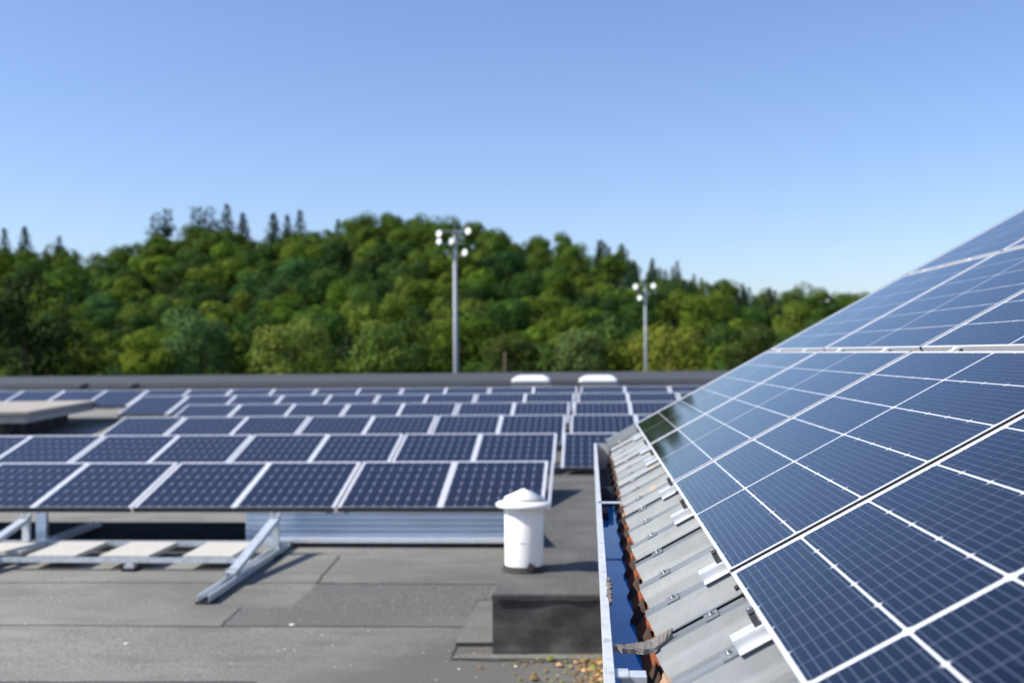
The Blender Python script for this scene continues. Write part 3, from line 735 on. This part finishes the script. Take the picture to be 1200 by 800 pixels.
g = MB(); g.lathe(LQ([(0.161, .47), (.163, .475), (.163, .49), (.161, .495)]), (vx, vy, zb0), 56); g.lathe(LQ([(0.1585, .235), (.1605, .238), (.1605, .244), (.1585, .247)]), (vx, vy, zb0), 56); g.build('clamp_band', M_white, vr)
g = MB(); g.lathe(LQ([(0.185, 0.002), (0.18, 0.018), (0.167, .03), (0.160, .045)]), (vx, vy, zb0), 40)
g.build('felt_collar', M_feltface, vr)
g = MB(); g.box((vx+.055, vy-.147, zb0+.04), (.05, .03, .06), 0, Matrix.Rotation(.5, 3, 'Y')); g.build('lifted_collar_flap', M_feltface, vr, bevel=.004)

# ------------------------------------------------------------------ things at the back of the flat roof
# far roof edge with light band
Yp0 = 33.0; fr = empty('far_roof_block', (0, Yp0, Z(1.5)), label='long low grey roof block closing the flat roof in front of the wood', cat='building')
zt = at(600, 443.5, Yp0).z
g = MB(); g.prism([(-45, 0), (-45, 0)], 0, 0) if False else None
g.box((-7, Yp0+3.5, (zt-.18-9)/2), (90, 7, (zt-.18)+9)); g.build('wall', M_conc, fr)
g = MB(); g.box((-7, Yp0+3.5, zt-.14), (90.2, 7.2, .075)); g.build('trim_band', M_lightcap, fr)
g = MB(); g.box((-7, Yp0+3.5, zt-.085), (90.1, 7.1, .035)); g.build('upper_edge', M_cap, fr)
g = MB(); g.box((-7, Yp0+3.5, zt-.24), (90.1, 7.1, .12)); g.build('lower_edge', M_cap, fr)
g = MB(); zt2 = at(600, 440.4, Yp0+7.5).z; g.box((-7, Yp0+11, (zt2-8)/2-.5), (90, 7, zt2+8+1)); g.build('rear_roof', M_cap, fr)
for px, nm in ((623, 'left'), (701, 'right')):
    p = at(px, 446.5, Yp0-.9); L = 1.08; Wd = 1.0; zt_d = p.z
    d = empty('rooflight_dome', (p.x, p.y, zt_d), label='white domed rooflight on the far roof edge, the %s one of the pair' % nm, cat='rooflight', group='pair of white domed rooflights')
    g = MB(); n = 12; pr = []
    for (sx_, z) in ((1, -.02), (1.0, .04), (.93, .09), (.72, .155), (.55, .175), (0, .18)): pr.append((sx_, z-.05))
    rings = []
    for s1, z in pr:
        rings.append([Vector((p.x+s1*L/2*a, p.y+s1*Wd/2*b, zt_d+z+.05)) for a, b in ((-1, -.8), (-.9, -1), (.9, -1), (1, -.8), (1, .8), (.9, 1), (-.9, 1), (-1, .8))])
    for ra, rb in zip(rings, rings[1:]):
        for i in range(8): g.quad([ra[i], ra[(i+1) % 8], rb[(i+1) % 8], rb[i]], 0, False)
    g.build('dome', M_dome, d)
    g = MB(); g.box((p.x, p.y, zt_d-.4), (L*1.02, Wd*1.02, .8)); g.build('kerb', M_lightcap, d)
# beige slab roof box at the left
bx = empty('raised_roof_box', (-12.4, 22, low(22)), label='low beige slab topped roof box standing in shadow at the left of the panel rows', cat='roof box')
zt3 = Z(1.05)
rz = Matrix.Rotation(R(10.7), 3, 'Z')
def rb(cx, cy, cz, d): return (Vector((-10.94, 21.5, 0))+rz @ Vector((cx, cy, 0))+Vector((0, 0, cz)), d, 0, rz)
g = MB(); g.box(*rb(-3.5, 2.7, zt3-.04, (7.0, 5.4, .08))); g.build('top_slab', M_beige, bx, bevel=.01)
g = MB(); g.box(*rb(-3.5, 2.7, zt3-.165, (6.9, 5.3, .13))); g.build('edge_board', M_conc, bx)
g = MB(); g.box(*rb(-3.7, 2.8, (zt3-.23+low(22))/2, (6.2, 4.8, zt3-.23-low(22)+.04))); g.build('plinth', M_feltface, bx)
# small dark vents
for px, py, Y, nm in ((98, 457, 31.2, 'left'), (157, 457, 31.2, 'right')):
    p = at(px, py, Y); g = MB(); g.lathe([(0, .2), (.14, .19), (.16, .10), (.09, .08), (.09, -.9)], (p.x, p.y, p.z), 16)
    g.build('roof_cowl', M_cap, label='small dark mushroom vent in front of the far roof edge, the %s one' % nm, cat='vent', group='small dark vents')

# ------------------------------------------------------------------ floodlight masts
def mast(px, Y, ytop, heads, label, lr):
    p = at(px, ytop, Y); b = empty('floodlight_mast', (p.x, Y, -9), label=label, cat='floodlight mast', group='floodlight masts beyond the roof')
    g = MB(); g.tube((p.x, Y, -9), (p.x, Y, p.z), .26, .15, 16); g.build('pole', M_pole, b)
    g = MB()
    hp = [at(hx, hy, Y-.35) for hx, hy, sz, br in heads]
    for zz in sorted(set(round(h.z, 0) for h in hp)):
        xs = [h.x for h in hp if round(h.z, 0) == zz]+[p.x]
        g.bar((min(xs)-.1, Y-.1, zz), (max(xs)+.1, Y-.1, zz), .09, .09)
    g.bar((p.x, Y, p.z-.6), (p.x, Y, p.z+.2), .1, .1, up=(0, 1, 0))
    g.build('crossarm', M_pole, b)
    for (hx, hy, sz, br), h in zip(heads, hp):
        g = MB(); d = Vector((-.45, -.8, .1 if br else -.55)).normalized()
        g.tube(h, h+d*.10*lr, .2*lr*sz, .34*lr*sz, 18, 0); g.tube(h-d*.22*lr, h, .13*lr, .24*lr*sz, 14, 0)
        hd = g.build('lamp_head', M_pole, b)
        g = MB(); g.tube(h+d*.102*lr, h+d*.108*lr, .29*lr*sz, .29*lr*sz, 18, 0); o = g.build('lens', M_lamp if br else M_alu_dk, hd, world=False)
        o.data.transform(Matrix.Translation(-Vector(b.location)))
mast(533, 92, 270, [(515, 274, 1, 1), (515, 283, .9, 1), (529, 283, .95, 1), (549, 271, 1, 1), (545, 296, 1, 1), (524, 295, .8, 0), (532, 272, .8, 0), (542, 279, .8, 0)],
     'taller floodlight mast nearer the middle of the photo, against the wood', .85)
mast(756, 152, 334, [(745, 336, 1, 1), (750, 349, .95, 1), (766, 335, 1, 1), (756, 334, .9, 0), (748, 340, .8, 0), (768, 342, .7, 0), (760, 345, .7, 0)],
     'smaller more distant floodlight mast to the right, near the grey roof verge', 1.1)
# thin short pole seen left of the first dome
p = at(592, 440, 120); g = MB(); g.tube((p.x, 120, -9), (p.x, 120, at(592, 412, 120).z), .13, .11, 10); g.build('wooden_pole', M_bark, label='short thin weathered pole in front of the trees, left of the left dome', cat='pole')

# ------------------------------------------------------------------ trees
def leafmesh(name, pts, mat_):
    """pts: list of (pos, size, normal-ish)"""
    vs = []; fs = []
    for p, s, nrm in pts:
        nrm = (nrm + Vector((rnd.uniform(-.5, .5), rnd.uniform(-.5, .5), rnd.uniform(-.35, .55)))).normalized()
        a = nrm.orthogonal().normalized(); b = nrm.cross(a); k = rnd.uniform(0, 6.28)
        a, b = a*math.cos(k)+b*math.sin(k), b*math.cos(k)-a*math.sin(k)
        i = len(vs)
        vs += [tuple(p+a*s), tuple(p+b*s*.6+nrm*s*.1), tuple(p-a*s*.9), tuple(p-b*s*.7+nrm*s*.1)]; fs.append((i, i+1, i+2, i+3))
    me = bpy.data.meshes.new(name); me.from_pydata(vs, [], fs); me.materials.append(mat_); return me
def broad(seed, ht, rad, nl=16, per=300):
    r = random.Random(seed); lobes = []
    for i in range(nl):
        a = r.uniform(0, 6.283); t = r.random()
        zz = ht*(0.28+0.62*t); rr = rad*math.sqrt(max(0, 1-((zz/ht-0.5)/0.52)**2))*0.62*math.sqrt(r.random())
        lobes.append((Vector((rr*math.cos(a)*1.2, rr*math.sin(a)*1.2, zz)), rad*r.uniform(.34, .56)))
    pts = []
    for c, lr in lobes:
        for _ in range(per):
            d = Vector((r.gauss(0, 1), r.gauss(0, 1), r.gauss(0, 1))).normalized()
            if d.z < -0.45: continue
            pts.append((c+Vector((d.x, d.y, d.z*.85))*lr*r.uniform(.8, 1.06), r.uniform(.18, .38), d))
    return leafmesh('crown', pts, M_leaf), lobes
def conif(seed, ht, rad, open_=False):
    r = random.Random(seed); pts = []; n = 22 if not open_ else 12
    for i in range(n):
        t = i/(n-1); z = ht*((.12 if not open_ else .45)+(.86 if not open_ else .53)*t)
        R_ = rad*(1-t)**.8+.15 if not open_ else rad*(.9-.5*abs(t-.4))*r.uniform(.5, 1)
        nb = max(4, int(9*(1-t))+2)
        for k in range(nb):
            a = 6.283*(k/nb)+r.uniform(-.3, .3); L = R_*r.uniform(.7, 1.1)
            for q in range(int(6+9*(1-t))):
                u = r.random()**.7; p = Vector((math.cos(a)*L*u, math.sin(a)*L*u, z-.25*L*u+r.uniform(-.25, .25)))
                pts.append((p+Vector((r.gauss(0, .2), r.gauss(0, .2), 0)), r.uniform(.22, .5), Vector((math.cos(a)*.4, math.sin(a)*.4, 1))))
    return leafmesh('crown', pts, M_leaf), None
def trunkmesh(ht, r0, lobes=None):
    g = MB(); prev = Vector((0, 0, 0))
    for k in range(4):
        q = Vector((rnd.uniform(-.15, .15)*k, rnd.uniform(-.15, .15)*k, ht*(k+1)/4*.82)); g.tube(prev, q, r0*(1-k*.22), r0*(1-(k+1)*.22), 8, cap=False); prev = q
    if lobes:
        for c, lr in lobes[::2]: g.tube((0, 0, min(c.z*.6, ht*.5)), c, r0*.35, r0*.1, 5, cap=False)
    me = bpy.data.meshes.new('trunk'); me.from_pydata(g.v, [], g.f); me.materials.append(M_bark); return me
BR = []
for i, (h, r) in enumerate(((11, 5.2), (12, 5.6), (10, 5.4), (13, 5.4), (9.5, 4.8), (12.5, 6.2), (11, 4.6))):
    m_, lb = broad(100+i, h, r); BR.append((m_, trunkmesh(h, .3, lb), h))
CN = [(conif(200+i, h, r)[0], trunkmesh(h, .22), h) for i, (h, r) in enumerate(((14, 3.8), (12, 3.3), (15, 4.0)))]
PN = [(conif(300+i, h, r, True)[0], trunkmesh(h, .22), h) for i, (h, r) in enumerate(((12, 4.2), (13, 3.4)))]
def tree(kind, x, y, sc_, col, label, group, z=None):
    cm, tm, h = kind
    nm = 'conifer_tree' if (kind in CN or kind in PN) else 'broadleaf_tree'
    b = empty(nm, (x, y, (hz(x, y) if z is None else z)-.3), (0, 0, rnd.uniform(0, 6.28)), label=label, cat='tree', group=group); b.scale = (sc_*rnd.uniform(.9, 1.12)*(1.25 if kind in CN and y > 330 else 1),)*2+(sc_,)
    for n_2, me in (('crown', cm), ('trunk', tm)):
        o = bpy.data.objects.new(n_2, me); C.objects.link(o); o.parent = b; o.color = (*col, 1)
    return b
greens = [(.062, .125, .016), (.095, .16, .016), (.04, .088, .016), (.115, .175, .02), (.06, .11, .022), (.035, .07, .018), (.115, .16, .022), (.045, .11, .03)]
conc = [(.04, .075, .032), (.05, .085, .028), (.036, .07, .045)]
rows_ = 21; FARW = []; cnt = {'b': 0, 'c': 0}
for j in range(rows_):
    t = j/(rows_-1); Y = Y0-2+(Y1+4-Y0)*t
    left, right = -0.545*Y-4, 0.262*Y+3
    step = 8.7
    x = left+rnd.uniform(0, step)
    while x < right:
        xx = x+rnd.uniform(-2, 2); yy_ = Y+rnd.uniform(-4, 4); px = 691+F*xx/yy_; ht_f = t
        con = False
        if px > 680 and t > 0.62 and px < 900: con = rnd.random() < .85
        elif px > 780 and t > 0.45: con = rnd.random() < .45
        elif px < 80 and t > 0.72: con = rnd.random() < .6
        elif 230 < px < 340 and t > .4: con = rnd.random() < .12
        elif rnd.random() < .05: con = True
        cen = noise.noise(Vector((xx*.02, yy_*.02, 0)))
        col = greens[int((rnd.random()*.75+.25*(cen+.5))*len(greens)) % len(greens)]
        v = rnd.uniform(.8, 1.3)
        if con:
            tree(rnd.choice(CN), xx, yy_, rnd.uniform(.5, .78), tuple(c*v for c in rnd.choice(conc)), 'dark narrow conifer with a pointed top among the hillside wood', 'conifers in the hillside wood'); cnt['c'] += 1
        else:
            s_1 = rnd.uniform(.68, 1.18)*(1.0 if t < .9 else .8)
            s_1 *= .84 if t > .1 else .95
            if cnt['b'] >= 285:
                FARW.append((rnd.choice(BR), xx, yy_, s_1)); x += step; continue
            tree(rnd.choice(BR), xx, yy_, s_1, tuple(c*v for c in col), 'green rounded broadleaf tree among the crowns covering the hillside', 'broadleaf trees in the hillside wood'); cnt['b'] += 1
        x += step*(.72 if (px > 670 and t > .6) else (.7 if t > .86 else 1))
# trees the photo singles out
def special(px, ytop, Y, kind, sc_, col, label):
    if Y > 300: ytop += 4
    x = at(px, 412, Y).x; ztop = at(px, ytop, Y).z; z = ztop-kind[2]*sc_*.97
    if Y > 300:
        zg = hz(x, Y)-.4; s_0 = (ztop-zg)/(kind[2]*.97); sc_ = max(.55, s_0); z = zg
    z = max(z, hz(x, Y)-2.5)
    tree(kind, x, Y, sc_, col, label, None, z)
special(338, 379, 158, BR[5], .95, (.17, .22, .04), 'big round yellow green tree at the foot of the wood, left of centre')
special(30, 335, 150, BR[3], 1.35, (.03, .05, .012), 'large dark round tree at the far left foot of the wood')
special(236, 367, 158, BR[3], .95, (.09, .16, .05), 'bluish green round tree at the wood edge, left of the yellow green one')
special(175, 392, 155, BR[0], .72, (.17, .23, .025), 'small bright green tree at the wood edge, third from the left picture edge')
special(100, 400, 152, BR[4], .75, (.09, .12, .018), 'low mid green tree at the wood edge, beside the dark left tree')
special(785, 384, 156, BR[5], .8, (.19, .21, .03), 'yellowish tree just right of the smaller floodlight mast')
special(680, 390, 157, BR[2], .85, (.10, .15, .045), 'grey green tree behind the right rooflight dome')
special(452, 378, 158, BR[1], .9, (.11, .17, .03), 'mid green tree at the wood edge, left of the taller mast')
special(600, 395, 158, BR[6], .85, (.065, .09, .02), 'green tree at the wood edge behind the left rooflight dome')
special(880, 385, 156, BR[0], .8, (.06, .085, .02), 'green tree at the wood edge beside the slope of the grey roof')
for px, yt, k, s_1, lab in ((185, 245, PN[0], 1.0, 'brownish flat topped pine standing out on the skyline left of the hill'), (197, 240, PN[1], .9, 'slim pine on the skyline just right of the brownish pine'),
        (232, 238, PN[1], .95, 'tall sparse pine at the left of the skyline clump'), (247, 238, PN[0], .9, 'broad sparse pine in the skyline clump'), (267, 236, CN[0], .85, 'tallest pointed conifer in the skyline clump'),
        (286, 246, CN[1], .8, 'pointed conifer at the right of the skyline clump'), (322, 246, CN[1], .65, 'first of three small pines on the skyline right of the clump'),
        (338, 248, CN[2], .55, 'middle of three small pines on the skyline right of the clump'), (353, 243, CN[0], .65, 'last of three small pines on the skyline right of the clump'),
        (6, 264, CN[0], .8, 'pointed conifer on the skyline at the left picture edge'), (30, 262, CN[1], .9, 'pointed conifer on the skyline second from the left edge'), (70, 273, CN[2], .8, 'conifer on the skyline in the dip left of the hill'),
        (706, 277, CN[0], .7, 'pointed conifer on the skyline above the smaller mast'), (730, 282, CN[1], .6, 'spiky conifer on the skyline right of the smaller mast'), (903, 333, CN[1], .6, 'lone pointed conifer on the low skyline near the roof verge')):
    special(px, yt, 336, k, s_1, tuple(c*.9 for c in rnd.choice(conc)), lab)
print('trees', cnt, len(FARW))
import numpy as np
_v = []; _n = 0
for kd, xx, yy_, s_1 in FARW:
    me = kd[0]; a = np.empty(len(me.vertices)*3, 'f'); me.vertices.foreach_get('co', a); a = a.reshape(-1, 3)
    k = rnd.uniform(0, 6.28); cth, sth = math.cos(k), math.sin(k)
    _v.append(np.stack([(a[:, 0]*cth-a[:, 1]*sth)*s_1+xx, (a[:, 0]*sth+a[:, 1]*cth)*s_1+yy_, a[:, 2]*s_1+hz(xx, yy_)-.3], 1)); _n += len(a)
if _v:
    V = np.concatenate(_v).astype('f'); me = bpy.data.meshes.new('far_wood'); me.vertices.add(_n); me.vertices.foreach_set('co', V.ravel())
    me.loops.add(_n); me.loops.foreach_set('vertex_index', np.arange(_n, dtype='i')); me.polygons.add(_n//4)
    me.polygons.foreach_set('loop_start', np.arange(0, _n, 4, dtype='i')); me.update(calc_edges=True); me.materials.append(M_leaf)
    o = bpy.data.objects.new('far_wood', me); C.objects.link(o); o.color = (.075, .125, .018, 1)
    tag(o, 'mass of green treetops along the upper slope and ridge of the wooded hill', 'wood', kind='stuff')
# undergrowth between the trees
g = MB(); vs = []
pts = []
for _ in range(9000):
    y = rnd.uniform(150, 345); x = rnd.uniform(-.56, .28)*y; z = hz(x, y)
    pts.append((Vector((x, y, z+rnd.uniform(.1, 2.2))), rnd.uniform(.6, 1.3), Vector((0, -.3, 1))))
me = leafmesh('undergrowth', pts, M_leaf); o = bpy.data.objects.new('undergrowth', me); C.objects.link(o); o.color = (.04, .06, .015, 1)
tag(o, 'dark undergrowth of bushes and saplings between the hillside trees', 'undergrowth', kind='stuff')

# ------------------------------------------------------------------ litter on the felt
def blob(g, x, y, z, s, m, flat=.35):
    n = 7; top = []
    base = [Vector((x+s*math.cos(6.283*i/n)*rnd.uniform(.7, 1.2), y+s*math.sin(6.283*i/n)*rnd.uniform(.7, 1.2), z)) for i in range(n)]
    t = Vector((x+rnd.uniform(-.2, .2)*s, y, z+s*flat*2))
    mid = [b*.0+Vector(((b.x*.75+t.x*.25), (b.y*.75+t.y*.25), z+s*flat*1.4*rnd.uniform(.7, 1.1))) for b in base]
    for i in range(n):
        j = (i+1) % n; g.quad([base[i], base[j], mid[j], mid[i]], m, True); g.quad([mid[i], mid[j], t], m, True)
g = MB()
for _ in range(300):
    px = 712-abs(rnd.gauss(0, 22)); py = rnd.uniform(766, 812)-(712-px)*.1
    if px < 600: continue
    x, y = deckpt(px, py); blob(g, x, y, low(y)+.008, rnd.choice((.006, .009, .012, .022))*rnd.uniform(.7, 1.3), rnd.choice((0, 0, 0, 1, 2)), .3)
for _ in range(40):
    px = rnd.uniform(598, 690); py = rnd.uniform(766, 800); x, y = deckpt(px, py); blob(g, x, y, low(y)+.008, rnd.uniform(.006, .016), rnd.choice((0, 1)))
M_tan = mat('tan_leaf', (0.5, 0.3, 0.16), 0.8, var=0.3, scale=40)
g.build('leaf_litter', [M_moss, M_moss2, M_tan], label='brown and yellow leaf litter and moss crumbs gathered beside the gutter', cat='leaf litter', kind='stuff')
for px, py, s, m_, lab in ((644, 766, .036, M_moss, 'large curled brown leaf just below the dark upstand face'), (645, 774, .028, M_moss2, 'bright yellow green moss ball below the dark upstand'),
        (669, 768, .03, M_moss2, 'yellowish moss clump between the brown leaf and the gutter'), (682, 765, .032, M_tan, 'tan leaf lying at the foot of the dark upstand near the gutter'),
        (655, 781, .024, M_tan, 'small orange brown leaf below the yellow green moss ball'), (626, 797, .032, M_moss, 'brown moss clump near the bottom edge of the photo'),
        (562, 783, .014, M_moss, 'tiny brown crumb alone on the felt left of the leaves')):
    x, y = deckpt(px, py); g = MB(); blob(g, 0, 0, 0, s, 0, .4); o = g.build('fallen_leaf' if 'leaf' in lab else 'moss_clump', m_, label=lab, cat='leaf' if 'leaf' in lab else 'moss'); o.location = (x, y, low(y)+.012)
g = MB()
for px, py, s in ((342, 732, .022), (148, 754, .02), (30, 731, .012), (632, 764, .013), (605, 781, .012), (378, 744, .009), (538, 784, .01), (590, 695, .01), (645, 698, .01), (60, 700, .008), (620, 745, .006)):
    x, y = deckpt(px, py); blob(g, x, y, low(y)+.004, s, 0, .15)
for _ in range(160):
    x, y = deckpt(rnd.uniform(0, 700), rnd.uniform(660, 800)); blob(g, x, y, low(y)+.003, rnd.uniform(.002, .006), 0, .3)
g.build('grit', M_pebble, label='pale specks of grit and droppings scattered over the grey felt', cat='grit', kind='stuff')
